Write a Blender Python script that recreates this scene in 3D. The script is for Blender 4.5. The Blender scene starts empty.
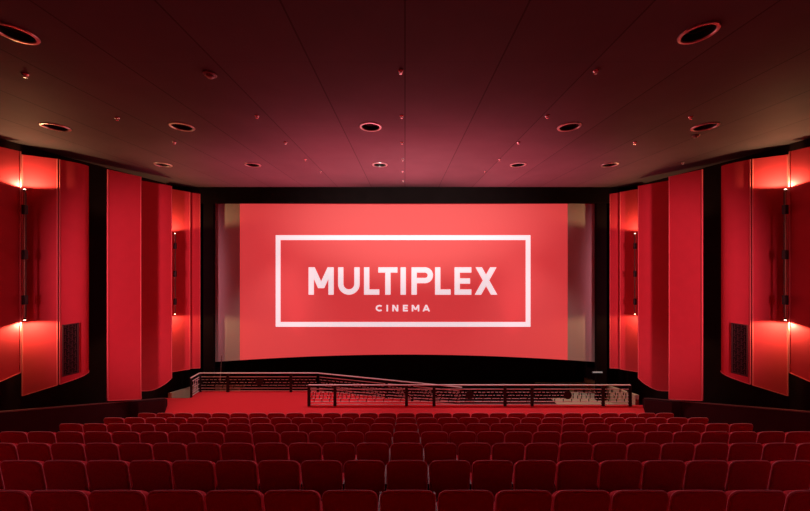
import bpy, bmesh, math
from mathutils import Vector, Matrix
C = bpy.context.scene.collection
PI = math.pi
F = 315.0            # focal length in pixels of the 810 px wide frame
CX, CY = 405.0, 255.5
EYE = 5.8            # camera height above the front floor

# ------------------------------------------------------------------ helpers
def link(o, parent=None):
    C.objects.link(o)
    if parent is not None: o.parent = parent
    return o

def obj(name, bm, mat, parent=None, smooth=False, auto=None):
    me = bpy.data.meshes.new(name)
    bmesh.ops.recalc_face_normals(bm, faces=bm.faces)
    bm.to_mesh(me); bm.free()
    for m in (mat if isinstance(mat, (list, tuple)) else [mat]): me.materials.append(m)
    if smooth:
        for p in me.polygons: p.use_smooth = True
        if auto is not None:
            try: me.set_sharp_from_angle(angle=math.radians(auto))
            except Exception: pass
    return link(bpy.data.objects.new(name, me), parent)

def tag(o, label=None, cat=None, group=None, kind=None):
    if label: o['label'] = label
    if cat: o['category'] = cat
    if group: o['group'] = group
    if kind: o['kind'] = kind
    return o

def thing(name, label, cat, loc=(0, 0, 0), group=None):
    o = bpy.data.objects.new(name, None); o.empty_display_size = .1
    o.location = loc
    return tag(link(o), label, cat, group)

def box(bm, x0, x1, y0, y1, z0, z1, mi=0):
    vs = [bm.verts.new(p) for p in ((x0,y0,z0),(x1,y0,z0),(x1,y1,z0),(x0,y1,z0),(x0,y0,z1),(x1,y0,z1),(x1,y1,z1),(x0,y1,z1))]
    for f in ((0,3,2,1),(4,5,6,7),(0,1,5,4),(1,2,6,5),(2,3,7,6),(3,0,4,7)):
        fc = bm.faces.new([vs[i] for i in f]); fc.material_index = mi

def bevelbox(x0, x1, y0, y1, z0, z1, r=.01, seg=2):
    bm = bmesh.new(); box(bm, x0, x1, y0, y1, z0, z1)
    bmesh.ops.bevel(bm, geom=bm.edges[:], offset=r, segments=seg, profile=.6, affect='EDGES')
    return bm

def prism(bm, pts, z0, z1, mi=0):
    """pts plan polygon; z0, z1 number or list"""
    n = len(pts)
    a = [bm.verts.new((p[0], p[1], z0 if not isinstance(z0, (list, tuple)) else z0[i])) for i, p in enumerate(pts)]
    b = [bm.verts.new((p[0], p[1], z1 if not isinstance(z1, (list, tuple)) else z1[i])) for i, p in enumerate(pts)]
    fs = [bm.faces.new(a), bm.faces.new(b)]
    for i in range(n):
        j = (i+1) % n
        fs.append(bm.faces.new((a[i], a[j], b[j], b[i])))
    for f in fs: f.material_index = mi

def lathe(bm, prof, c=(0, 0, 0), n=24, mi=0, axis='z'):
    rings = []
    for r, h in prof:
        ring = []
        for k in range(n):
            a = 2*PI*k/n
            if axis == 'z': p = (c[0]+r*math.cos(a), c[1]+r*math.sin(a), c[2]+h)
            else: p = (c[0]+r*math.cos(a), c[1]+h, c[2]+r*math.sin(a))
            ring.append(bm.verts.new(p))
        rings.append(ring)
    for A, B in zip(rings, rings[1:]):
        for k in range(n):
            f = bm.faces.new((A[k], A[(k+1) % n], B[(k+1) % n], B[k])); f.material_index = mi
    for R in (rings[0], rings[-1]):
        try: bm.faces.new(R).material_index = mi
        except Exception: pass

def beam(bm, a, b, w, h, up=Vector((0, 0, 1)), mi=0):
    """rectangular bar from a to b; w across, h along up"""
    a = Vector(a); b = Vector(b); d = (b-a).normalized()
    s = d.cross(up)
    if s.length < 1e-4: s = Vector((1, 0, 0))
    s.normalize(); u = s.cross(d).normalized()
    vs = []
    for p in (a, b):
        for q in ((-1,-1),(1,-1),(1,1),(-1,1)):
            vs.append(bm.verts.new(p + s*w/2*q[0] + u*h/2*q[1]))
    for f in ((0,1,2,3),(7,6,5,4),(0,4,5,1),(1,5,6,2),(2,6,7,3),(3,7,4,0)):
        bm.faces.new([vs[i] for i in f]).material_index = mi

# ---------------------------------------------------------------- materials
def mat(name, col, rough=.6, metal=0., sheen=0., sheen_tint=None, emit=None, estr=0., spec=.5, noise=None, bump=None):
    m = bpy.data.materials.new(name); m.use_nodes = True
    nt = m.node_tree; b = nt.nodes['Principled BSDF']
    b.inputs['Base Color'].default_value = (*col, 1)
    b.inputs['Roughness'].default_value = rough
    b.inputs['Metallic'].default_value = metal
    b.inputs['Specular IOR Level'].default_value = spec
    if sheen:
        b.inputs['Sheen Weight'].default_value = sheen
        b.inputs['Sheen Roughness'].default_value = .4
        if sheen_tint: b.inputs['Sheen Tint'].default_value = (*sheen_tint, 1)
    if emit:
        b.inputs['Emission Color'].default_value = (*emit, 1)
        b.inputs['Emission Strength'].default_value = estr
    if noise:
        sc, amt = noise
        tc = nt.nodes.new('ShaderNodeTexCoord'); n = nt.nodes.new('ShaderNodeTexNoise')
        n.inputs['Scale'].default_value = sc; n.inputs['Detail'].default_value = 6
        nt.links.new(tc.outputs['Object'], n.inputs['Vector'])
        mx = nt.nodes.new('ShaderNodeMix'); mx.data_type = 'RGBA'
        mx.inputs[6].default_value = (*[c*(1-amt) for c in col], 1)
        mx.inputs[7].default_value = (*[min(1, c*(1+amt)) for c in col], 1)
        nt.links.new(n.outputs['Fac'], mx.inputs[0]); nt.links.new(mx.outputs[2], b.inputs['Base Color'])
    if bump:
        sc, st = bump
        tc = nt.nodes.new('ShaderNodeTexCoord'); n = nt.nodes.new('ShaderNodeTexNoise')
        n.inputs['Scale'].default_value = sc
        nt.links.new(tc.outputs['Object'], n.inputs['Vector'])
        bp = nt.nodes.new('ShaderNodeBump'); bp.inputs['Strength'].default_value = st; bp.inputs['Distance'].default_value = .01
        nt.links.new(n.outputs['Fac'], bp.inputs['Height']); nt.links.new(bp.outputs['Normal'], b.inputs['Normal'])
    return m

M = {}
M['velvet'] = mat('red_velvet', (.50, .010, .035), .75, sheen=.35, sheen_tint=(1, .35, .45), spec=.15, noise=(30, .25), bump=(160, .15))
M['velvet_rim'] = mat('velvet_rim_highlight', (.85, .27, .34), .6, sheen=.5, sheen_tint=(1, .5, .6), spec=.3)  # pale pink: light on the seat-back rims put into the colour
M['seat_shell'] = mat('dark_plastic', (.02, .008, .01), .45)
M['seat_metal'] = mat('dark_seat_metal', (.03, .02, .022), .4, metal=.6)
M['panel'] = mat('crimson_wall_fabric', (.70, .060, .085), .8, sheen=.12, sheen_tint=(1, .4, .4), spec=.15, noise=(3, .07), bump=(220, .12))
M['panel_edge'] = mat('fabric_edge_piping', (.80, .16, .17), .6, sheen=.3, spec=.3)
M['black'] = mat('matt_black_cloth', (.010, .007, .007), .95, spec=.05, noise=(2, .3))
M['blackwall'] = mat('black_painted_wall', (.016, .007, .008), .9, spec=.1, noise=(1.5, .3))
M['carpet'] = mat('red_carpet', (.78, .040, .056), .95, spec=.05, noise=(60, .15), bump=(300, .3))
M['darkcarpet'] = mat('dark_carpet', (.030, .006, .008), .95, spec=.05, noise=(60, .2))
M['beige'] = mat('beige_plaster', (.62, .52, .36), .8, noise=(4, .1))
M['dado'] = mat('dark_oxblood_dado', (.035, .006, .010), .8, spec=.1, noise=(3, .2))
M['dadocap'] = mat('dado_cap_wood', (.16, .07, .07), .5)
M['rail_lit'] = mat('lit_rail_metal', (.92, .80, .82), .4, metal=.15)  # pale: light caught by the bar tops is put into the colour
M['railpost'] = mat('black_post_shaded_bar', (.02, .014, .014), .5, metal=.3)
M['ring'] = mat('chrome_downlight_ring', (.92, .88, .88), .28, metal=.8)
M['hole'] = mat('black_downlight_cup', (.01, .008, .008), .6)
M['sprink'] = mat('bright_sprinkler_metal', (1, .97, .97), .22, metal=.9)
M['lampblack'] = mat('black_lamp_bracket', (.012, .01, .01), .5)
M['lamptube'] = mat('tan_lamp_tube', (.42, .24, .16), .4, metal=.3)
M['bulb'] = mat('lit_bulb', (1, .8, .7), .4, emit=(1, .62, .42), estr=9)
M['vent'] = mat('dark_iron_grille', (.13, .06, .07), .45, metal=.6)
M['pole'] = mat('grey_metal_pole', (.35, .3, .3), .4, metal=.7)
M['strip'] = mat('lit_step_strip', (.5, .5, .5), .5, emit=(.55, .6, .6), estr=.25)
M['screen'] = mat('white_screen_cloth', (.78, .74, .72), .85, spec=.1)
M['picture'] = mat('projected_red', (.62, .16, .15), .9, spec=.05, emit=(.51, .036, .040), estr=1.)
M['picwhite'] = mat('projected_white', (.75, .7, .7), .9, spec=.05, emit=(.74, .66, .70), estr=1.)

# ceiling: tan plaster boards with thin dark joints every 1.47 m
def ceiling_mat():
    m = bpy.data.materials.new('tan_ceiling_boards'); m.use_nodes = True
    nt = m.node_tree; L = nt.links; b = nt.nodes['Principled BSDF']
    b.inputs['Roughness'].default_value = .72; b.inputs['Specular IOR Level'].default_value = .28
    tc = nt.nodes.new('ShaderNodeTexCoord'); sp = nt.nodes.new('ShaderNodeSeparateXYZ')
    L.new(tc.outputs['Object'], sp.inputs[0])
    def math_(op, a, bv=None):
        n = nt.nodes.new('ShaderNodeMath'); n.operation = op
        for i, v in enumerate((a, bv)):
            if v is None: continue
            if isinstance(v, (int, float)): n.inputs[i].default_value = v
            else: L.new(v, n.inputs[i])
        return n.outputs[0]
    def seam(src, pitch, wid):
        q = math_('DIVIDE', src, pitch); f = math_('FRACT', math_('ADD', q, 100.5))
        d = math_('ABSOLUTE', math_('SUBTRACT', f, .5))
        return math_('LESS_THAN', d, wid/pitch), math_('FLOOR', math_('ADD', q, 100.0))
    s1, i1 = seam(sp.outputs[0], 1.47, .012)
    s2, i2 = seam(sp.outputs[1], 2.44, .006)
    wn = nt.nodes.new('ShaderNodeTexWhiteNoise'); wn.noise_dimensions = '1D'; L.new(i1, wn.inputs['W'])
    nz = nt.nodes.new('ShaderNodeTexNoise'); nz.inputs['Scale'].default_value = 1.2; nz.inputs['Detail'].default_value = 5
    L.new(tc.outputs['Object'], nz.inputs['Vector'])
    v = math_('ADD', math_('MULTIPLY', wn.outputs['Value'], .14), math_('MULTIPLY', nz.outputs['Fac'], .28))
    v = math_('ADD', v, .72)
    v = math_('MULTIPLY', v, math_('SUBTRACT', 1.0, math_('MULTIPLY', s1, .55)))
    v = math_('MULTIPLY', v, math_('SUBTRACT', 1.0, math_('MULTIPLY', s2, .15)))
    vm = nt.nodes.new('ShaderNodeVectorMath'); vm.operation = 'SCALE'
    vm.inputs[0].default_value = (.150, .120, .135); L.new(v, vm.inputs['Scale'])
    L.new(vm.outputs[0], b.inputs['Base Color'])
    return m
M['ceiling'] = ceiling_mat()

# ------------------------------------------------------------ the room shell
CEIL = EYE + 3.0
ROWS = 7
SEAT_P = .562
def rowY(k): return 3.06 + 1.087*k
def treadZ(k): return .42*(6-k)
WALLX = 10.35
wall_path = [(WALLX, -4.0), (WALLX, 9.2), (10.2, 11.0), (9.85, 14.0), (9.8, 16.4)]

def shell_wall(name, side):
    bm = bmesh.new()
    outer = [(x+.2, y) for x, y in wall_path]
    pts = [(side*x, y) for x, y in wall_path + outer[::-1]]
    prism(bm, pts, -1.3, CEIL+.3)
    return tag(obj(name, bm, M['blackwall']), kind='structure')
shell_wall('wall_left', -1); shell_wall('wall_right', 1)
bm = bmesh.new(); box(bm, -10, 10, 16.2, 16.4, -1.3, CEIL+.3)
tag(obj('wall_front', bm, M['black']), kind='structure')
bm = bmesh.new(); box(bm, -WALLX-.2, WALLX+.2, -4.2, -4.0, -1.3, CEIL+.3)
tag(obj('wall_rear', bm, M['blackwall']), kind='structure')

# floor: stepped tiers, front level, ramp, lower level before the stage
bm = bmesh.new()
LOW = -.62
for k in range(6, -6, -1):
    y1 = rowY(k) + .80; y0 = y1 - 1.087
    if k == 6: continue                      # the farthest row stands on the front level
    if k == -5: y0 = -4.0
    box(bm, -WALLX, WALLX, y0, y1, LOW-.3, treadZ(k), 0)
y_front = rowY(5) + .80
box(bm, -WALLX, WALLX, y_front, 12.22, LOW-.3, 0, 0)
box(bm, -8.80, -3.70, 12.22, 13.46, LOW-.3, 0, 0)
box(bm, -9.75, -8.80, 12.22, 12.82, LOW-.3, 0, 0)
# ramp
prism(bm, [(-3.70, 12.22), (2.45, 12.22), (2.45, 13.46), (-3.70, 13.46)], LOW-.3, [0, LOW+.01, LOW+.01, 0], 0)
floor = tag(obj('floor', bm, [M['carpet']]), kind='structure')
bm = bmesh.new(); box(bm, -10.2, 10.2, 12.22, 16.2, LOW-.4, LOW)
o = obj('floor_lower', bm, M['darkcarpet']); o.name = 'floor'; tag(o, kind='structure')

# ceiling with round openings for the downlights
DOWN = [(-5.25, 4.25), (3.95, 4.24), (-8.15, 7.35), (-5.19, 7.33), (-.80, 7.33), (3.82, 7.33), (6.98, 7.33),
        (-7.99, 10.4), (-5.03, 10.4), (-.83, 10.4), (3.73, 10.4), (6.76, 10.4)]
DR = .215
def ceiling_mesh():
    cu = bpy.data.curves.new('c', 'CURVE'); cu.dimensions = '2D'; cu.fill_mode = 'BOTH'
    def sp(pts):
        s = cu.splines.new('POLY'); s.points.add(len(pts)-1); s.use_cyclic_u = True
        for p, q in zip(s.points, pts): p.co = (q[0], q[1], 0, 1)
    sp([(-WALLX-.1, -4.1), (WALLX+.1, -4.1), (WALLX+.1, 9.2), (10.3, 11.0), (9.95, 14.0), (-9.95, 14.0), (-10.3, 11), (-WALLX-.1, 9.2)])
    for x, y in DOWN:
        r = DR*(.85 if y < 5 else 1)
        sp([(x+r*math.cos(2*PI*i/32), y+r*math.sin(2*PI*i/32)) for i in range(32)])
    t = bpy.data.objects.new('t', cu); C.objects.link(t)
    dg = bpy.context.evaluated_depsgraph_get()
    me = bpy.data.meshes.new_from_object(t.evaluated_get(dg))
    bpy.data.objects.remove(t); bpy.data.curves.remove(cu)
    return me
me = ceiling_mesh(); me.name = 'ceiling'; me.materials.clear(); me.materials.append(M['ceiling'])
for p in me.polygons: p.material_index = 0
o = link(bpy.data.objects.new('ceiling', me)); o.location = (0, 0, CEIL); tag(o, kind='structure')
bm = bmesh.new(); box(bm, -10.5, 10.5, -4.1, 16.4, CEIL+.3, CEIL+.4)
tag(obj('ceiling', bm, M['black']), kind='structure')

# black masking round the screen
bm = bmesh.new(); box(bm, -9.75, 9.75, 13.82, 14.0, EYE+2.30, CEIL+.3)
tag(obj('trim_1', bm, M['black']), kind='structure')
for i, s in enumerate((-1, 1)):
    bm = bmesh.new(); box(bm, min(s*8.46, s*8.90), max(s*8.46, s*8.90), 13.90, 14.05, LOW, EYE+2.30)
    tag(obj('trim_%d' % (i+2), bm, M['black']), kind='structure')
# sloping dark dado walls with a thin cap beside the aisles
for i, s in enumerate((-1, 1)):
    def top(y): return EYE - (3.585 + .389*(y-7.16))
    y0, y1 = 2.0, 12.2
    bm = bmesh.new()
    x0, x1 = s*9.27, s*9.42
    prism(bm, [(x0, y0), (x1, y0), (x1, y1), (x0, y1)], -.2, [top(y0), top(y0), top(y1), top(y1)])
    d = tag(obj('trim_%d' % (i+4), bm, M['dado']), kind='structure')
    bm = bmesh.new()
    z = [top(y0), top(y0), top(y1), top(y1)]
    prism(bm, [(s*9.255, y0), (s*9.435, y0), (s*9.435, y1+.01), (s*9.255, y1+.01)], [q+.001 for q in z], [q+.03 for q in z])
    obj('cap', bm, M['dadocap'], d)
for i, s in enumerate((-1, 1)):
    pts = [(9.44, 10.6), (8.97, 10.6), (8.84, 11.6), (9.2, 12.2), (9.44, 12.2)]
    bm = bmesh.new(); prism(bm, [(s*x, y) for x, y in pts], -.1, [EYE-(3.60+.389*(y-7.16)) for x, y in pts])
    tag(obj('trim_%d' % (i+9), bm, M['dado']), kind='structure')
# beige low walls of the two front exits
def low_wall(nm, s, X, ya, yb, za, zb):
    bm = bmesh.new()
    prism(bm, [(s*X, ya), (s*(X+.15), ya), (s*(X+.15), yb), (s*X, yb)], LOW, [EYE-za, EYE-za, EYE-zb, EYE-zb])
    tag(obj(nm, bm, M['beige']), kind='structure')
low_wall('trim_6', -1, 9.5, 12.83, 14.6, 5.60, 5.98)
low_wall('trim_7', 1, 8.99, 12.30, 15.8, 5.45, 6.13)
bm = bmesh.new(); box(bm, 6.55, 9.08, 12.3, 15.9, LOW-.02, LOW+.02); box(bm, -9.5, -7.3, 13.5, 15.6, LOW-.02, LOW+.02)
tag(obj('floor', bm, M['beige']), kind='structure')

# ------------------------------------------------------------------- screen
HALF = 8.72
def scrY(x): return 15.2 - .9*(x/HALF)**2
def on_screen(px, py, off=0.):
    """where the projector beam through picture point (px, py) meets the curved cloth"""
    t = (px-CX)/F; x = t*15
    for _ in range(30): x = t*(scrY(x)-off)
    y = scrY(x)-off
    return (x, y, EYE + (CY-py)/F*y)
def ztop(x): return EYE + 2.50 - .10*(x/HALF)**2
def zbot(x): return EYE - 4.777 - .06*(x/HALF)**2
scr = thing('cinema_screen', 'wide curved white cinema screen showing a red title card', 'screen', (0, 15.2, EYE-4.8))
def scr_obj(name, bm, m):
    bmesh.ops.translate(bm, verts=bm.verts, vec=(0, -15.2, -(EYE-4.8)))
    return obj(name, bm, m, scr)
def scr_sheet(xa, xb, off, thick, m, name):
    bm = bmesh.new(); n = 96; rows = []
    for i in range(n+1):
        x = xa + (xb-xa)*i/n; y = scrY(x)-off
        rows.append([bm.verts.new((x, y, zbot(x))), bm.verts.new((x, y, ztop(x))),
                     bm.verts.new((x, y+thick, ztop(x))), bm.verts.new((x, y+thick, zbot(x)))])
    for A, B in zip(rows, rows[1:]):
        for j in range(4): bm.faces.new((A[j], B[j], B[(j+1) % 4], A[(j+1) % 4]))
    bm.faces.new(rows[0]); bm.faces.new(rows[-1])
    return scr_obj(name, bm, m)
scr_sheet(-HALF, HALF, 0, .03, M['screen'], 'screen_cloth')
xa = on_screen(240, 255)[0]; xb = on_screen(567.5, 255)[0]
scr_sheet(xa, xb, .008, .006, M['picture'], 'projected_picture')
# bright frame of the title card
def strip(bm, x0, y0, x1, y1, off):
    n = max(1, int(abs(x1-x0)/4)); prev = None
    for i in range(n+1):
        x = x0+(x1-x0)*i/n
        a = bm.verts.new(on_screen(x, y0, off)); b = bm.verts.new(on_screen(x, y1, off))
        if prev: bm.faces.new((prev[0], a, b, prev[1]))
        prev = (a, b)
bm = bmesh.new(); T = 4.8; OF = .022
L_, R_, U_, D_ = 275.7, 530.5, 235.2, 326.8
strip(bm, L_, U_, R_, U_+T, OF); strip(bm, L_, D_-T, R_, D_, OF)
strip(bm, L_, U_+T, L_+T, D_-T, OF); strip(bm, R_-T, U_+T, R_, D_-T, OF)
tag(scr_obj('title_frame', bm, M['picwhite']), 'white rectangular outline')
# letters as mitred strokes
def stroke(bm, pts, w, off, closed=False):
    n = len(pts); P = [Vector(p) for p in pts]; Ls, Rs = [], []
    for i in range(n):
        if closed or 0 < i < n-1:
            d0 = (P[i]-P[i-1]).normalized(); d1 = (P[(i+1) % n]-P[i]).normalized()
        elif i == 0: d0 = d1 = (P[1]-P[0]).normalized()
        else: d0 = d1 = (P[-1]-P[-2]).normalized()
        n0 = Vector((-d0.y, d0.x)); n1 = Vector((-d1.y, d1.x)); m_ = (n0+n1).normalized()
        k = w/2/max(.35, m_.dot(n0))
        Ls.append(P[i]+m_*k); Rs.append(P[i]-m_*k)
    rng = range(n if closed else n-1)
    for i in rng:
        j = (i+1) % n
        q = [bm.verts.new(on_screen(p.x, p.y, off)) for p in (Ls[i], Ls[j], Rs[j], Rs[i])]
        bm.faces.new(q)
def arc(cx, cy, rx, ry, a0, a1, n=14):
    return [(cx+rx*math.cos(math.radians(a0+(a1-a0)*i/n)), cy+ry*math.sin(math.radians(a0+(a1-a0)*i/n))) for i in range(n+1)]
def letter(ch, x0, x1, yt, yb, w):
    """list of polylines in picture units; y grows downward"""
    h = w/2; a, b, t, d = x0+h, x1-h, yt, yb; S = []
    mid = (yt+yb)/2
    if ch == 'I': S = [[((x0+x1)/2, t), ((x0+x1)/2, d)]]
    elif ch == 'L': S = [[(a, t), (a, d)], [(a, d-h), (x1, d-h)]]
    elif ch == 'T': S = [[(x0, t+h), (x1, t+h)], [((x0+x1)/2, t), ((x0+x1)/2, d)]]
    elif ch == 'E': S = [[(a, t), (a, d)], [(a, t+h), (x1, t+h)], [(a, mid), (x1-w*.25, mid)], [(a, d-h), (x1, d-h)]]
    elif ch == 'M': S = [[(a, t), (a, d)], [(b, t), (b, d)], ('q', x0+.58*w, t, (x0+x1)/2, d-(d-t)*.24, .58*w), ('q', x1-.58*w, t, (x0+x1)/2, d-(d-t)*.24, .58*w)]
    elif ch == 'N': S = [[(a, t), (a, d)], [(b, t), (b, d)], ('q', x0+.6*w, t, x1-.6*w, d, .6*w)]
    elif ch == 'A': S = [('q', (x0+x1)/2-.05*w, t, x0+.5*w, d, .54*w), ('q', (x0+x1)/2+.05*w, t, x1-.5*w, d, .54*w), [(a+.5*w, d-(d-t)*.28), (b-.5*w, d-(d-t)*.28)]]
    elif ch == 'X': S = [('q', x0+.75*w, t, x1-.6*w, d, .6*w), ('q', x1-.75*w, t, x0+.6*w, d, .6*w)]
    elif ch == 'U':
        r = (b-a)/2; S = [[(a, t), (a, d-h-r)] + arc((a+b)/2, d-h-r, r, r, 180, 0)[1:-1] + [(b, d-h-r), (b, t)]]
    elif ch == 'P':
        r = (d-t)*.58; rr = (r-w)/2; cy = t+h+rr
        S = [[(a, t), (a, d)], [(a, t+h), (b-rr, t+h)] + arc(b-rr, cy, rr, rr, -90, 90)[1:-1] + [(b-rr, t+h+2*rr), (a, t+h+2*rr)]]
    elif ch == 'C':
        S = [arc((a+b)/2+.3*w, mid, (b-a)/2+.3*w, (d-t)/2-h, -48, -312, 18)]
    return S
def word(name, letters, s, ox, oy, yt, yb, w, off, label):
    bm = bmesh.new()
    for ch, a, b in letters:
        for pl in letter(ch, ox+a/s, ox+b/s, yt, yb, w):
            if pl[0] == 'q':
                _, xt, y0, xb_, y1, hw = pl
                bm.faces.new([bm.verts.new(on_screen(p, q, off)) for p, q in ((xt-hw, y0), (xt+hw, y0), (xb_+hw, y1), (xb_-hw, y1))])
            else: stroke(bm, pl, w, off)
            off += .0004
    return tag(scr_obj(name, bm, M['picwhite']), label)
word('lettering', [('M', 33, 130), ('U', 147, 230), ('L', 247, 306), ('T', 302, 376), ('I', 386, 410), ('P', 430, 513), ('L', 521, 581), ('E', 596, 661), ('X', 674, 761)],
     3.857, 300, 255, 267.3, 294.7, 5.3, .022, 'large white word MULTIPLEX')
word('lettering', [('C', 292, 318), ('I', 332, 341), ('N', 356, 379), ('E', 397, 416), ('M', 431, 460), ('A', 473, 501)],
     3.857, 300, 255, 304.9, 311.4, 1.5, .022, 'small white word CINEMA')

# ------------------------------------------------------------- wall panels
def zc(*drops): return [EYE-d for d in drops]
PTOP = EYE + 2.70
def smooth_path(pts, n=6):
    """Catmull-Rom through (x, y, zbottom)"""
    out = []
    for i in range(len(pts)-1):
        p0 = pts[max(0, i-1)]; p1 = pts[i]; p2 = pts[i+1]; p3 = pts[min(len(pts)-1, i+2)]
        for k in range(n):
            t = k/n
            out.append(tuple(.5*((2*b)+(-a+c)*t+(2*a-5*b+4*c-d)*t*t+(-a+3*b-3*c+d)*t**3) for a, b, c, d in zip(p0, p1, p2, p3)))
    out.append(pts[-1]); return out
def make_panel(side, pts, label, curved=False):
    pts = [(side*abs(x), y, EYE-d) for x, y, d in pts]
    if curved: pts = smooth_path(pts)
    c = (sum(p[0] for p in pts)/len(pts), sum(p[1] for p in pts)/len(pts), min(p[2] for p in pts))
    t = thing('wall_panel', label, 'wall panel', c, 'tall red fabric wall panels')
    th = .05; inn, out = [], []
    for i, p in enumerate(pts):
        q0 = pts[max(0, i-1)]; q1 = pts[min(len(pts)-1, i+1)]
        d = Vector((q1[0]-q0[0], q1[1]-q0[1])).normalized()
        nrm = Vector((d.y, -d.x))
        if nrm.x*side < 0: nrm = -nrm
        inn.append(Vector(p)-Vector(c)); out.append(Vector((p[0]+nrm.x*th, p[1]+nrm.y*th, p[2]))-Vector(c))
    bm = bmesh.new(); zt = PTOP-c[2]; R = []
    for a, b in zip(inn, out):
        R.append([bm.verts.new(a), bm.verts.new((a.x, a.y, zt)), bm.verts.new((b.x, b.y, zt)), bm.verts.new(b)])
    for A, B in zip(R, R[1:]):
        for j in range(4): bm.faces.new((A[j], B[j], B[(j+1) % 4], A[(j+1) % 4]))
    bm.faces.new(R[0]); bm.faces.new(R[-1])
    obj('fabric_face', bm, M['panel'], t, smooth=curved, auto=35)
    for a, b in ((inn[0], out[0]), (inn[-1], out[-1])):
        bm = bmesh.new(); v = (a-b).normalized()*.006
        beam(bm, (a.x+v.x, a.y+v.y, a.z), (a.x+v.x, a.y+v.y, zt), .022, .022, up=Vector((0, 1, 0)))
        obj('edge_piping', bm, M['panel_edge'], t)
    # bottom hem
    bm = bmesh.new()
    for a, b in zip(inn, inn[1:]): beam(bm, a+Vector((-side*.006, 0, 0)), b+Vector((-side*.006, 0, 0)), .02, .02)
    obj('bottom_hem', bm, M['panel_edge'], t)
    return t
SW = {-1: 'left', 1: 'right'}
PANELS = [
 ([(10.16, 6.6, 2.60), (10.05, 7.8, 3.13), (9.98, 8.17, 3.04)], 'red fabric wall panel cut by the {s} edge of the photo', False),
 ([(10.23, 8.42, 3.75), (9.72, 8.81, 3.62)], 'angled red wall panel directly beside the near lamp on the {s}', False),
 ([(9.70, 8.85, 3.62), (9.56, 9.18, 3.58), (9.53, 9.42, 3.54), (9.62, 9.58, 3.50), (9.88, 9.68, 3.47)], 'rounded red wall panel holding the dark grille on the {s}', True),
 ([(9.31, 9.87, 4.55), (9.05, 10.79, 4.92)], 'widest flat crimson panel beyond the black gap on the {s}', False),
 ([(9.52, 11.30, 4.86), (9.34, 11.65, 4.98), (9.16, 12.0, 4.90), (9.07, 12.24, 4.76)], 'dark red panel just before the far lamp on the {s}', True),
 ([(9.47, 12.75, 4.72), (9.15, 13.40, 4.83)], 'bright narrow red panel lit by the far lamp on the {s}', False),
 ([(9.21, 13.46, 4.83), (8.98, 13.80, 4.93)], 'narrow dark red panel next to the screen on the {s}', False),
]
for s in (-1, 1):
    for pts, lab, cv in PANELS: make_panel(s, pts, lab.format(s=SW[s]), cv)

# grilles on the rounded panels
def make_grille(side):
    p0 = Vector((side*9.60, 8.90, EYE-1.86)); 
    # flat against the first stretch of the rounded panel
    a = Vector((side*9.680, 8.885)); b = Vector((side*9.545, 9.205))
    d = (b-a).normalized(); nrm = Vector((-d.y, d.x))
    if nrm.x*side > 0: nrm = -nrm
    t = thing('vent_grille', 'dark ornamental vent grille on the rounded wall panel on the %s' % SW[side], 'vent grille', (a.x, a.y, EYE-3.42), 'wall vent grilles')
    t.rotation_euler = (0, 0, math.atan2(d.y, d.x))
    W, H = (b-a).length, 1.46
    sgn = 1 if (Matrix.Rotation(-t.rotation_euler.z, 2) @ nrm).y > 0 else -1
    bm = bmesh.new(); f = .03
    y0, y1 = sorted((sgn*.004, sgn*.035))
    for q in ((0, W, 0, f), (0, W, H-f, H), (0, f, f, H-f), (W-f, W, f, H-f)): box(bm, q[0], q[1], y0, y1, q[2], q[3])
    obj('frame', bm, M['vent'], t)
    bm = bmesh.new(); y0, y1 = sorted((sgn*.003, sgn*.008)); box(bm, f, W-f, y0, y1, f, H-f)
    obj('backing_plate', bm, M['lampblack'], t)
    bm = bmesh.new(); nx, nz = 4, 14; y0, y1 = sorted((sgn*.012, sgn*.026))
    cw = (W-2*f)/nx; ch = (H-2*f)/nz; e = .006
    for i in range(nx):
        for k in range(nz):
            x = f+i*cw; z = f+k*ch
            if (i+k) % 2: box(bm, x, x+cw, y0, y1, z+ch/2-e, z+ch/2+e); box(bm, x+cw*.5-e, x+cw*.5+e, y0, y1, z+ch/2, z+ch)
            else: box(bm, x+cw/2-e, x+cw/2+e, y0, y1, z, z+ch); box(bm, x, x+cw*.5, y0, y1, z+ch*.1, z+ch*.1+2*e)
    obj('fretwork', bm, M['vent'], t)
for s in (-1, 1): make_grille(s)

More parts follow.
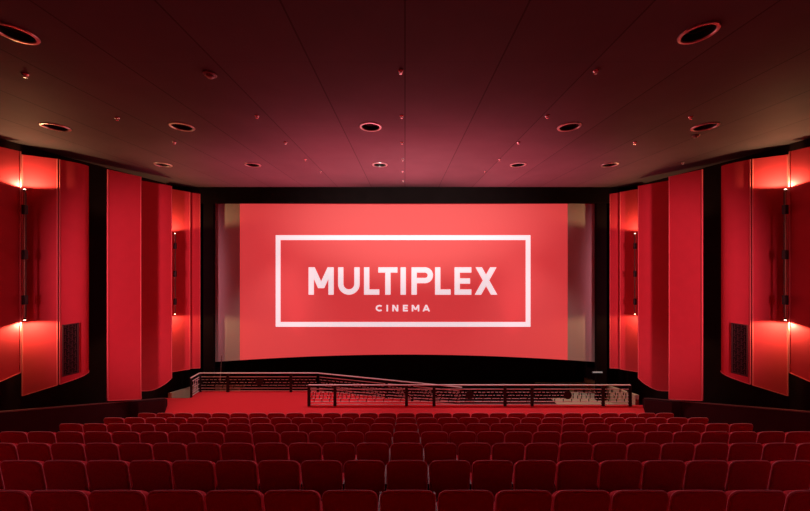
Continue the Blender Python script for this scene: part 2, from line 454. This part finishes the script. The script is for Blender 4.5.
# ---------------------------------------------------------------- wall lamps
def lampspot(name, loc, up, power, parent, ang=168, col=(1, .56, .25), r=.025, tilt=0):
    l = bpy.data.lights.new(name, 'SPOT'); l.energy = power; l.color = col
    l.spot_size = math.radians(ang); l.spot_blend = .25; l.shadow_soft_size = r
    o = bpy.data.objects.new(name, l); C.objects.link(o)
    o.parent = parent; o.location = loc
    o.rotation_euler = (PI, tilt, 0) if up else (0, tilt, 0)
    return o
def make_lamp(side, x, y, zt, zb, power, label, blocks=3):
    zm = (zt+zb)/2
    t = thing('wall_lamp', label, 'wall lamp', (side*x, y, zb), 'tall rod wall lamps')
    H = zt-zb; m = .05
    bm = bmesh.new(); lathe(bm, [(.014, m), (.014, H-m)], n=12)
    obj('lamp_tube', bm, M['lamptube'], t, True, 40)
    bm = bmesh.new(); box(bm, -.012, .012, .015, .035, m+.02, H-m-.02)
    obj('spine', bm, M['lampblack'], t)
    for k in range(3):
        z = H*(.155 + .345*k)
        bm = bevelbox(-.042, .042, -.04, .05, z-.12, z+.12, .012)
        obj('bracket', bm, M['lampblack'], t)
    for z, sg in ((0, -1), (H, 1)):
        bm = bmesh.new(); lathe(bm, [(.014, z-sg*.055), (.026, z-sg*.045), (.032, z-sg*.012)], n=16)
        obj('lamp_cup', bm, M['lampblack'], t, True, 40)
        bm = bmesh.new(); lathe(bm, [(.004, z-sg*.04), (.022, z-sg*.025), (.024, z-sg*.005), (.012, z+sg*.008), (.002, z+sg*.012)], n=16)
        obj('bulb', bm, M['bulb'], t, True)
        lampspot('lamp_light', (0, 0, z+sg*.05), sg > 0, power, t)
    return t
for s in (-1, 1):
    make_lamp(s, 9.88, 8.18, EYE+1.72, EYE-1.68, 64, 'near rod lamp glowing at both ends on the %s wall' % SW[s])
    make_lamp(s, 9.10, 12.46, EYE+.87, EYE-2.32, 55, 'far rod lamp on the %s wall nearest the screen' % SW[s])

# ------------------------------------------------------------ ceiling lights
def ordn(n):
    return ['first','second','third','fourth','fifth','sixth','seventh','eighth','ninth','tenth','eleventh','twelfth','thirteenth','fourteenth','fifteenth','sixteenth','seventeenth'][n-1]
def make_downlight(x, y, label):
    t = thing('downlight', label, 'ceiling light', (x, y, CEIL), 'round recessed ceiling lights')
    if y < 5: t.scale = (.85, .85, 1)
    bm = bmesh.new(); lathe(bm, [(DR-.012, .02), (DR-.012, -.012), (DR+.0, -.024), (DR+.035, -.020), (DR+.045, -.003), (DR+.045, -.001)], n=40)
    for f in [f for f in bm.faces if len(f.verts) > 4]: bm.faces.remove(f)
    obj('trim_ring', bm, M['ring'], t, True, 50)
    bm = bmesh.new(); lathe(bm, [(DR-.013, -.005), (DR-.03, .10), (DR-.07, .22), (.05, .26)], n=32)
    for f in [f for f in bm.faces if len(f.verts) > 4 and f.calc_center_median().z < .1]: bm.faces.remove(f)
    obj('reflector_cup', bm, M['hole'], t, True, 50)
    bm = bmesh.new(); lathe(bm, [(DR-.09, .09), (DR-.05, .085), (DR-.05, .075), (DR-.09, .07), (DR-.09, .09)], n=32)
    obj('inner_ring', bm, M['vent'], t, True, 50)
DL = ['large unlit downlight cut by the upper left edge of the photo',
      'large unlit downlight in the upper right of the ceiling',
      'unlit downlight nearest the left wall in the middle row', 'unlit downlight second from the left in the middle row',
      'central unlit downlight with a pale ring in the middle row', 'unlit downlight second from the right in the middle row',
      'unlit downlight nearest the right wall in the middle row',
      'unlit downlight nearest the left wall in the row near the screen', 'unlit downlight second from the left in the row near the screen',
      'central unlit downlight in the row near the screen', 'unlit downlight second from the right in the row near the screen',
      'unlit downlight nearest the right wall in the row near the screen']
for (x, y), lab in zip(DOWN, DL): make_downlight(x, y, lab)

def make_sprinkler(x, y, label):
    t = thing('ceiling_sprinkler', label, 'sprinkler', (x, y, CEIL), 'sprinkler heads in the ceiling')
    bm = bmesh.new(); lathe(bm, [(.048, .004), (.048, -.006), (.042, -.018), (.030, -.029), (.012, -.036)], n=20); obj('cover_plate', bm, M['sprink'], t, True, 40)
    bm = bmesh.new(); lathe(bm, [(.012, -.034), (.010, -.045), (.006, -.055)], n=10); obj('nozzle', bm, M['sprink'], t)
    bm = bmesh.new(); lathe(bm, [(.024, -.054), (.028, -.058), (.024, -.062)], n=16); obj('deflector', bm, M['sprink'], t)
SPR = [(3.09, 5.1, 'right', 1), (-.07, 5.1, 'centre', 1), (-6.27, 5.2, 'far left', 1),
       (-6.26, 6.85, 'far left', 2), (-3.17, 6.75, 'left', 2), (-.07, 6.75, 'centre', 2), (3.05, 6.75, 'right', 2), (6.17, 6.8, 'far right', 2),
       (-6.1, 8.33, 'far left', 3), (-3.16, 8.33, 'left', 3), (-.08, 8.33, 'centre', 3), (3.0, 8.33, 'right', 3), (6.08, 8.33, 'far right', 3),
       (-3.1, 9.8, 'left', 4), (-.07, 9.8, 'centre', 4), (2.94, 9.8, 'right', 4),
       (-3.0, 11.2, 'left', 5), (-.08, 11.2, 'centre', 5), (2.84, 11.2, 'right', 5), (-.08, 12.6, 'centre', 6)]
RN = {1: 'nearest the camera', 2: 'second from the camera', 3: 'third from the camera', 4: 'fourth from the camera', 5: 'fifth from the camera', 6: 'closest to the screen'}
LN = {'centre': 'the centre line', 'left': 'the line left of centre', 'right': 'the line right of centre', 'far left': 'the far left line', 'far right': 'the far right line'}
for x, y, c, r in SPR: make_sprinkler(x, y, 'small bright sprinkler head on %s, %s' % (LN[c], RN[r]))
def make_detector(x, y, s, label):
    t = thing('smoke_detector', label, 'smoke detector', (x, y, CEIL))
    bm = bmesh.new(); lathe(bm, [(.085*s, -.001), (.085*s, -.02), (.07*s, -.032)], n=24); obj('base_plate', bm, M['pole'], t, True, 40)
    bm = bmesh.new(); lathe(bm, [(.05*s, -.032), (.05*s, -.055), (.035*s, -.07), (.01*s, -.074)], n=20); obj('sensor_dome', bm, M['pole'], t, True, 40)
    for k in range(4):
        a = k*PI/2+.5; bm = bmesh.new(); lathe(bm, [(.010, -.032), (.010, -.045), (.004, -.05)], (.066*s*math.cos(a), .066*s*math.sin(a), 0), 8); obj('stud', bm, M['sprink'], t)
make_detector(-3.22, 5.2, 1.2, 'small round detector with bright studs, upper left of the ceiling')
make_detector(7.25, 7.85, .9, 'small detector just beyond the right-hand downlight')
make_detector(8.95, 10.15, .5, 'tiny detector near the right wall above the crimson panel')

# ------------------------------------------------------------------ railings
def fret(bm, x0, x1, z0, z1, base):
    """key-pattern bars between x0..x1; base(x) gives the height of the walking surface"""
    w = x1-x0; n = max(1, round(w/.35)); c = w/n; e = .013; dd = .020
    rows = [z0+(z1-z0)*q for q in (.25, .5, .75)]
    def hb(a, b, z): beam(bm, (a, 0, base(a)+z), (b, 0, base(b)+z), dd*1.0, e*1.1)
    def vb(x, za, zb_): beam(bm, (x, 0, base(x)+za), (x, 0, base(x)+zb_), dd*1.2, e*1.3, up=Vector((0, 1, 0)), mi=1)  # uprights in black: their lack of lit top faces put into the colour
    for i in range(n):
        a = x0+i*c
        hb(a+.02*c, a+.36*c, rows[2]); hb(a+.50*c, a+.86*c, rows[2])
        hb(a+.20*c, a+.66*c, rows[1]); hb(a+.80*c, a+1.0*c, rows[1])
        hb(a+.00*c, a+.52*c, rows[0]); hb(a+.64*c, a+.95*c, rows[0])
        vb(a+.36*c, rows[1], rows[2]); vb(a+.86*c, rows[2], z1); vb(a+.20*c, rows[0], rows[1])
        vb(a+.66*c, rows[0], rows[2]-.03); vb(a+.50*c, z0, rows[0]); vb(a+.02*c, rows[2], z1)
def rail_run(t, stops, y, base, medal, last=True, label=None):
    """stops: x of posts; built in local coordinates of t, in the plane y"""
    sh = Vector((0, y, 0))
    def shift(bm): bmesh.ops.translate(bm, verts=bm.verts, vec=sh); return bm
    bm = bmesh.new(); beam(bm, (stops[0]-.02, 0, base(stops[0])+.80), (stops[-1]+.02, 0, base(stops[-1])+.80), .06, .035)
    bmesh.ops.bevel(bm, geom=bm.edges[:], offset=.008, segments=1, affect='EDGES')
    obj('handrail', shift(bm), M['rail_lit'], t)
    for i, x in enumerate(stops):
        bm = bmesh.new(); box(bm, x-.055, x+.055, -.03, .03, base(x), base(x)+.785)
        obj('post', shift(bm), M['railpost'], t)
    for a, b in zip(stops, stops[1:]):
        bm = bmesh.new(); xa, xb = a+.056, b-.056
        for z in (.64, .16, .05): beam(bm, (xa, 0, base(xa)+z), (xb, 0, base(xb)+z), .028, .020)
        fret(bm, xa, xb, .16, .64, base)
        p = obj('fretwork_panel', shift(bm), [M['rail_lit'], M['railpost']], t)
        if b-a > 2 and medal and not (y == 0 and a < -2 and t is near):
            xm = (a+b)/2; bm = bmesh.new()
            lathe(bm, [(.05, -.028), (.15, -.028), (.16, -.018), (.16, .018), (.15, .028), (.05, .028)], (xm, 0, base(xm)+.42), 28, axis='y')
            obj('medallion', shift(bm), M['railpost'], p)
YN = 12.16
near = thing('railing', 'near metal railing with key-pattern panels running right to the exit', 'railing', (0, YN, 0))
rail_run(near, [(x-CX)*YN/F for x in (309, 335, 406.5, 434, 505, 532, 603, 630)], 0, lambda x: 0, True)
YF = 13.40
far = thing('railing', 'far metal railing that bends and slopes down behind the near one', 'railing', (-8.72, YF, 0))
L0 = 8.72
rail_run(far, [L0+(x-CX)*YF/F for x in (200, 228, 291, 318)], 0, lambda x: 0, True)
xr = L0-3.70
def rb(x): return -.1*(x-xr)
rail_run(far, [xr+.001, xr+2.92, xr+4.0, xr+6.1], 0, rb, False)
# short return towards the seats at the left end
ret = bmesh.new()
def side_run(t):
    y0, y1 = -.52, -.03; x = -.02
    bm = bmesh.new(); beam(bm, (x, y0-.03, .80), (x, y1+.02, .80), .05, .035); obj('handrail', bm, M['rail_lit'], t)
    bm = bmesh.new(); box(bm, x-.03, x+.03, y0-.03, y0+.03, 0, .77); obj('post', bm, M['railpost'], t)
    bm = bmesh.new()
    for z in (.64, .16, .05): beam(bm, (x, y0+.03, z), (x, y1, z), .03, .028)
    for q, (a, b) in enumerate(((0, .5), (.3, 1), (0, .6), (.5, 1))):
        z = .25+.1*q; beam(bm, (x, y0+.03+(y1-y0-.03)*a, z), (x, y0+.03+(y1-y0-.03)*b, z), .03, .02)
    for a in (.3, .55, .8): beam(bm, (x, y0+(y1-y0)*a, .16), (x, y0+(y1-y0)*a, .64), .02, .015, up=Vector((0, 1, 0)))
    obj('fretwork_panel', bm, M['rail_lit'], t)
ret.free(); side_run(far)

# pole behind the far railing, and the lit strip by the right exit
t = thing('microphone_stand', 'thin grey pole standing behind the left end of the far railing', 'stand', (-8.13, 13.75, LOW))
bm = bmesh.new(); lathe(bm, [(.13, 0), (.13, .02), (.03, .035), (.012, .04)], n=20); obj('base', bm, M['pole'], t)
bm = bmesh.new(); beam(bm, (0, 0, .03), (.13, 0, 2.05), .022, .022); obj('pole', bm, M['pole'], t)
bm = bmesh.new(); lathe(bm, [(.02, 1.02), (.03, 1.04), (.03, 1.10), (.02, 1.12)], (.065, 0, 0), 12); obj('clamp', bm, M['sprink'], t)
t = thing('strip_light', 'short dim white strip light low beside the right edge of the screen', 'light', (9.28, 15.2, EYE-5.62))
t.location = (8.45, 13.84, .67)
bm = bmesh.new(); box(bm, -.22, .22, -.02, .02, -.022, .022); obj('lit_strip', bm, M['strip'], t)
bm = bmesh.new(); box(bm, -.235, -.22, -.025, .025, -.03, .03); box(bm, .22, .235, -.025, .06, -.03, .03); box(bm, .03, .235, .02, .06, -.015, .015); obj('bracket', bm, M['lampblack'], t)

# --------------------------------------------------------------------- seats
def back_bm(w, h, t, r, tilt=.17, n=7):
    """rounded upholstered back; origin at bottom centre of the back, leaning to -y"""
    out = []
    hw = w/2
    base_w = hw*.95
    # outline counter-clockwise from bottom left, rounded top corners, slightly crowned top
    pts = [(-base_w, 0), (base_w, 0)]
    for i in range(n+1):
        a = PI/2*i/n; pts.append((hw-r+r*math.cos(a), h-r-.012+r*math.sin(a)))
    for f in (.55, .2, -.2, -.55): pts.append((f*(hw-r), h-.012+.012*(1-f*f)))
    for i in range(n+1):
        a = PI/2+PI/2*i/n; pts.append((-hw+r+r*math.cos(a), h-r-.012+r*math.sin(a)))
    bm = bmesh.new(); rings = []
    prof = [(-t*.52, .86, .045), (-t*.52, .955, .014), (-t*.46, .988, .004), (-t*.34, 1.0, 0), (-t*.12, .995, .012), (t*.12, .985, .032), (t*.36, .965, .060), (t*.54, .92, .095), (t*.64, .80, .15)]
    for yy, s, dz in prof:
        ring = []
        for x, z in pts:
            X = x*s; Z = z*(1-dz/h) + (.02 if z < .01 else 0)*(1-s)*5
            Y = yy + .35*X*X            # wraps round the sitter
            ring.append(bm.verts.new((X, Y-Z*tilt, Z)))
        rings.append(ring)
    m = len(pts)
    for A, B in zip(rings, rings[1:]):
        for k in range(m): bm.faces.new((A[k], A[(k+1) % m], B[(k+1) % m], B[k]))
    bm.faces.new(rings[0]); bm.faces.new(rings[-1])
    return bm, pts
def make_seat():
    t = thing('theatre_chair', '', 'chair', (0, 0, 0), 'rows of red cinema seats')
    bw = .532; bz = .36; bh = .672
    bm, pts = back_bm(bw, bh, .115, .095)
    bmesh.ops.translate(bm, verts=bm.verts, vec=(0, .10, bz))
    b = obj('backrest', bm, M['velvet'], t, True, 60)
    # thin pale tube along the rear rim, a highlight put in as colour
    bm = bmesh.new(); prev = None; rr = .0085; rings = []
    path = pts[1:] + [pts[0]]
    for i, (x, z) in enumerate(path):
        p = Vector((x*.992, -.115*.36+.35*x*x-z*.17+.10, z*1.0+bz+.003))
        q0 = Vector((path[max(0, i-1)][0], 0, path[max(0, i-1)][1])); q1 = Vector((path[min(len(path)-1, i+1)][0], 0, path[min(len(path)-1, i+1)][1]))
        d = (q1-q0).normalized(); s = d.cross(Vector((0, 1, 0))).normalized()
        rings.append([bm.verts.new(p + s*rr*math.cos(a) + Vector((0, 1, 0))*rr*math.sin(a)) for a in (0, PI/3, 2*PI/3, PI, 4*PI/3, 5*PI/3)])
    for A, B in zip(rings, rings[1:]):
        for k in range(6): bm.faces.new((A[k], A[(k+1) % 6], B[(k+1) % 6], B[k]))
    obj('rim_highlight', bm, M['velvet_rim'], b, True)
    bm = bevelbox(-.235, .235, .13, .58, .355, .455, .035, 3); obj('seat_cushion', bm, M['velvet'], t, True, 60)
    bm = bevelbox(-.22, .22, .12, .55, .325, .36, .01, 1); obj('seat_pan', bm, M['seat_shell'], t)
    for s in (-1, 1):
        x0, x1 = sorted((s*.248, s*.276))
        bm = bevelbox(x0, x1, .10, .50, .575, .615, .010, 2); obj('armrest', bm, M['seat_shell'], t)
        bm = bmesh.new(); prism(bm, [(x0+.004, .13), (x1-.004, .13), (x1-.004, .36), (x0+.004, .36)], 0, .58)
        box(bm, x0+.002, x1-.002, .06, .44, 0, .02); obj('side_support', bm, M['seat_metal'], t)
    return t
def copy_tree(o, parent=None):
    c = o.copy(); C.objects.link(c); c.parent = parent
    for ch in list(o.children): copy_tree(ch, c)
    return c
proto = make_seat(); used = False
RNAME = ['nearest row', 'second row from the camera', 'third row from the camera', 'middle row of seven', 'fifth row from the camera', 'second-farthest row', 'farthest row']
edges = [(-14.45 + i)*SEAT_P for i in range(29)]      # left boundaries
for k in range(ROWS):
    Y = rowY(k)
    vis = [i for i, e in enumerate(edges) if CX+F*(e+SEAT_P-.03)/Y > 2 and CX+F*(e+.03)/Y < 808]
    lo, hi = vis[0], vis[-1]; full = (lo == 0 and hi == 28)
    for i in range(max(0, lo-1), min(28, hi+1)+1):
        o = copy_tree(proto) if used else proto
        used = True
        o.location = (edges[i]+SEAT_P/2, Y, treadZ(k))
        if i < lo or i > hi:
            lab = 'red velvet chair just past the %s edge of the photo, %s' % ('left' if i < lo else 'right', RNAME[k])
        else:
            a, b = i-lo+1, hi-i+1
            if a == b: lab = 'red velvet chair exactly midway along the %s' % RNAME[k]
            elif a < b: lab = 'red velvet chair, %s from the left in the %s' % (ordn(a), RNAME[k])
            else: lab = 'red velvet chair, %s from the right in the %s' % (ordn(b), RNAME[k])
        o['label'] = lab

# -------------------------------------------------------------------- lights
def area(name, loc, rot, sx, sy, power, col):
    l = bpy.data.lights.new(name, 'AREA'); l.shape = 'RECTANGLE'; l.size = sx; l.size_y = sy; l.energy = power; l.color = col
    o = bpy.data.objects.new(name, l); C.objects.link(o); o.location = loc; o.rotation_euler = rot; return o
def aim(o, target):
    d = Vector(target)-o.location; o.rotation_euler = d.to_track_quat('-Z', 'Y').to_euler()
def spot(name, loc, target, power, ang, blend, col, r=.1):
    l = bpy.data.lights.new(name, 'SPOT'); l.energy = power; l.color = col; l.spot_size = math.radians(ang); l.spot_blend = blend; l.shadow_soft_size = r
    o = bpy.data.objects.new(name, l); C.objects.link(o); o.location = loc; aim(o, target); return o
# the projector's beam (hot spot high in the middle of the screen) and its wide spill
o = spot('projector_beam', (0, -.5, EYE+.3), (.3, 15.2, EYE+1.6), 7000, 54, 1.0, (1, .8, .75), .05)
o.scale = (1, .46, 1)
for x in (-1, 1):
    # added fill spots behind the camera, narrowed along the side wall panels
    o = spot('panel_fill_light', (x*6.6, -1.2, EYE+.2), (x*9.15, 10.7, EYE-1.0), 5300, 40, .8, (1, .30, .38), .5)
    o.scale = (.33, 1, 1)
    # added fill spots under the ceiling, brightening the front floor and railings
    spot('floor_fill_light', (x*5.0, 13.55, CEIL-.35), (x*5.6, 12.0, 0), 900, 75, .9, (1, .82, .80), .15)
for x in (-1, 1):
    spot('seat_fill_light', (x*4.2, 13.55, CEIL-.3), (x*4.0, 6.0, 2.4), 1000, 70, .9, (1, .5, .55), .15)  # added fill from the screen end to bring out the seat rims
    spot('seat_back_fill', (x*7.5, -3.0, CEIL-.6), (x*7.0, 5.0, 2.0), 110, 80, .9, (1, .45, .5), .4)  # added fill from behind to lift the dark seat backs
spot('floor_fill_light', (0, 13.55, CEIL-.35), (0, 11.8, 0), 520, 62, .9, (1, .82, .80), .15)  # added fill for the dark middle of the front floor
# added fill spots between added black boards, brightening the ceiling towards the screen
bm = bmesh.new(); box(bm, -7.4, 7.4, 14.15, 14.2, LOW, -.12); box(bm, -7.4, 7.4, 14.55, 14.6, LOW, -.12)
tag(obj('trim_8', bm, M['black']), kind='structure')
for x, ty, pw in ((-4.8, 12.4, 2700), (-2.4, 11.0, 2500), (0, 9.6, 4200), (2.4, 11.0, 2500), (4.8, 12.4, 2700)):
    spot('ceiling_fill_light', (x, 14.40, -.35), (x*1.1, ty, CEIL), pw, 50, 1.0, (1, .15, .21), .05)


w = bpy.data.worlds.new('world'); bpy.context.scene.world = w; w.use_nodes = True
w.node_tree.nodes['Background'].inputs[0].default_value = (0, 0, 0, 1)

# -------------------------------------------------------------------- camera
cam = bpy.data.cameras.new('camera'); cam.sensor_width = 36; cam.sensor_fit = 'HORIZONTAL'; cam.lens = F/810*36
cam.clip_start = .05; cam.clip_end = 100
co = bpy.data.objects.new('camera', cam); C.objects.link(co)
co.location = (0, 0, EYE); co.rotation_euler = (PI/2, 0, 0)
sc = bpy.context.scene; sc.camera = co
sc.view_settings.view_transform = 'Standard'; sc.view_settings.look = 'None'
sc.view_settings.exposure = 0; sc.view_settings.gamma = 1; sc.view_settings.use_curve_mapping = False
sc.cycles.max_bounces = 6; sc.cycles.diffuse_bounces = 4
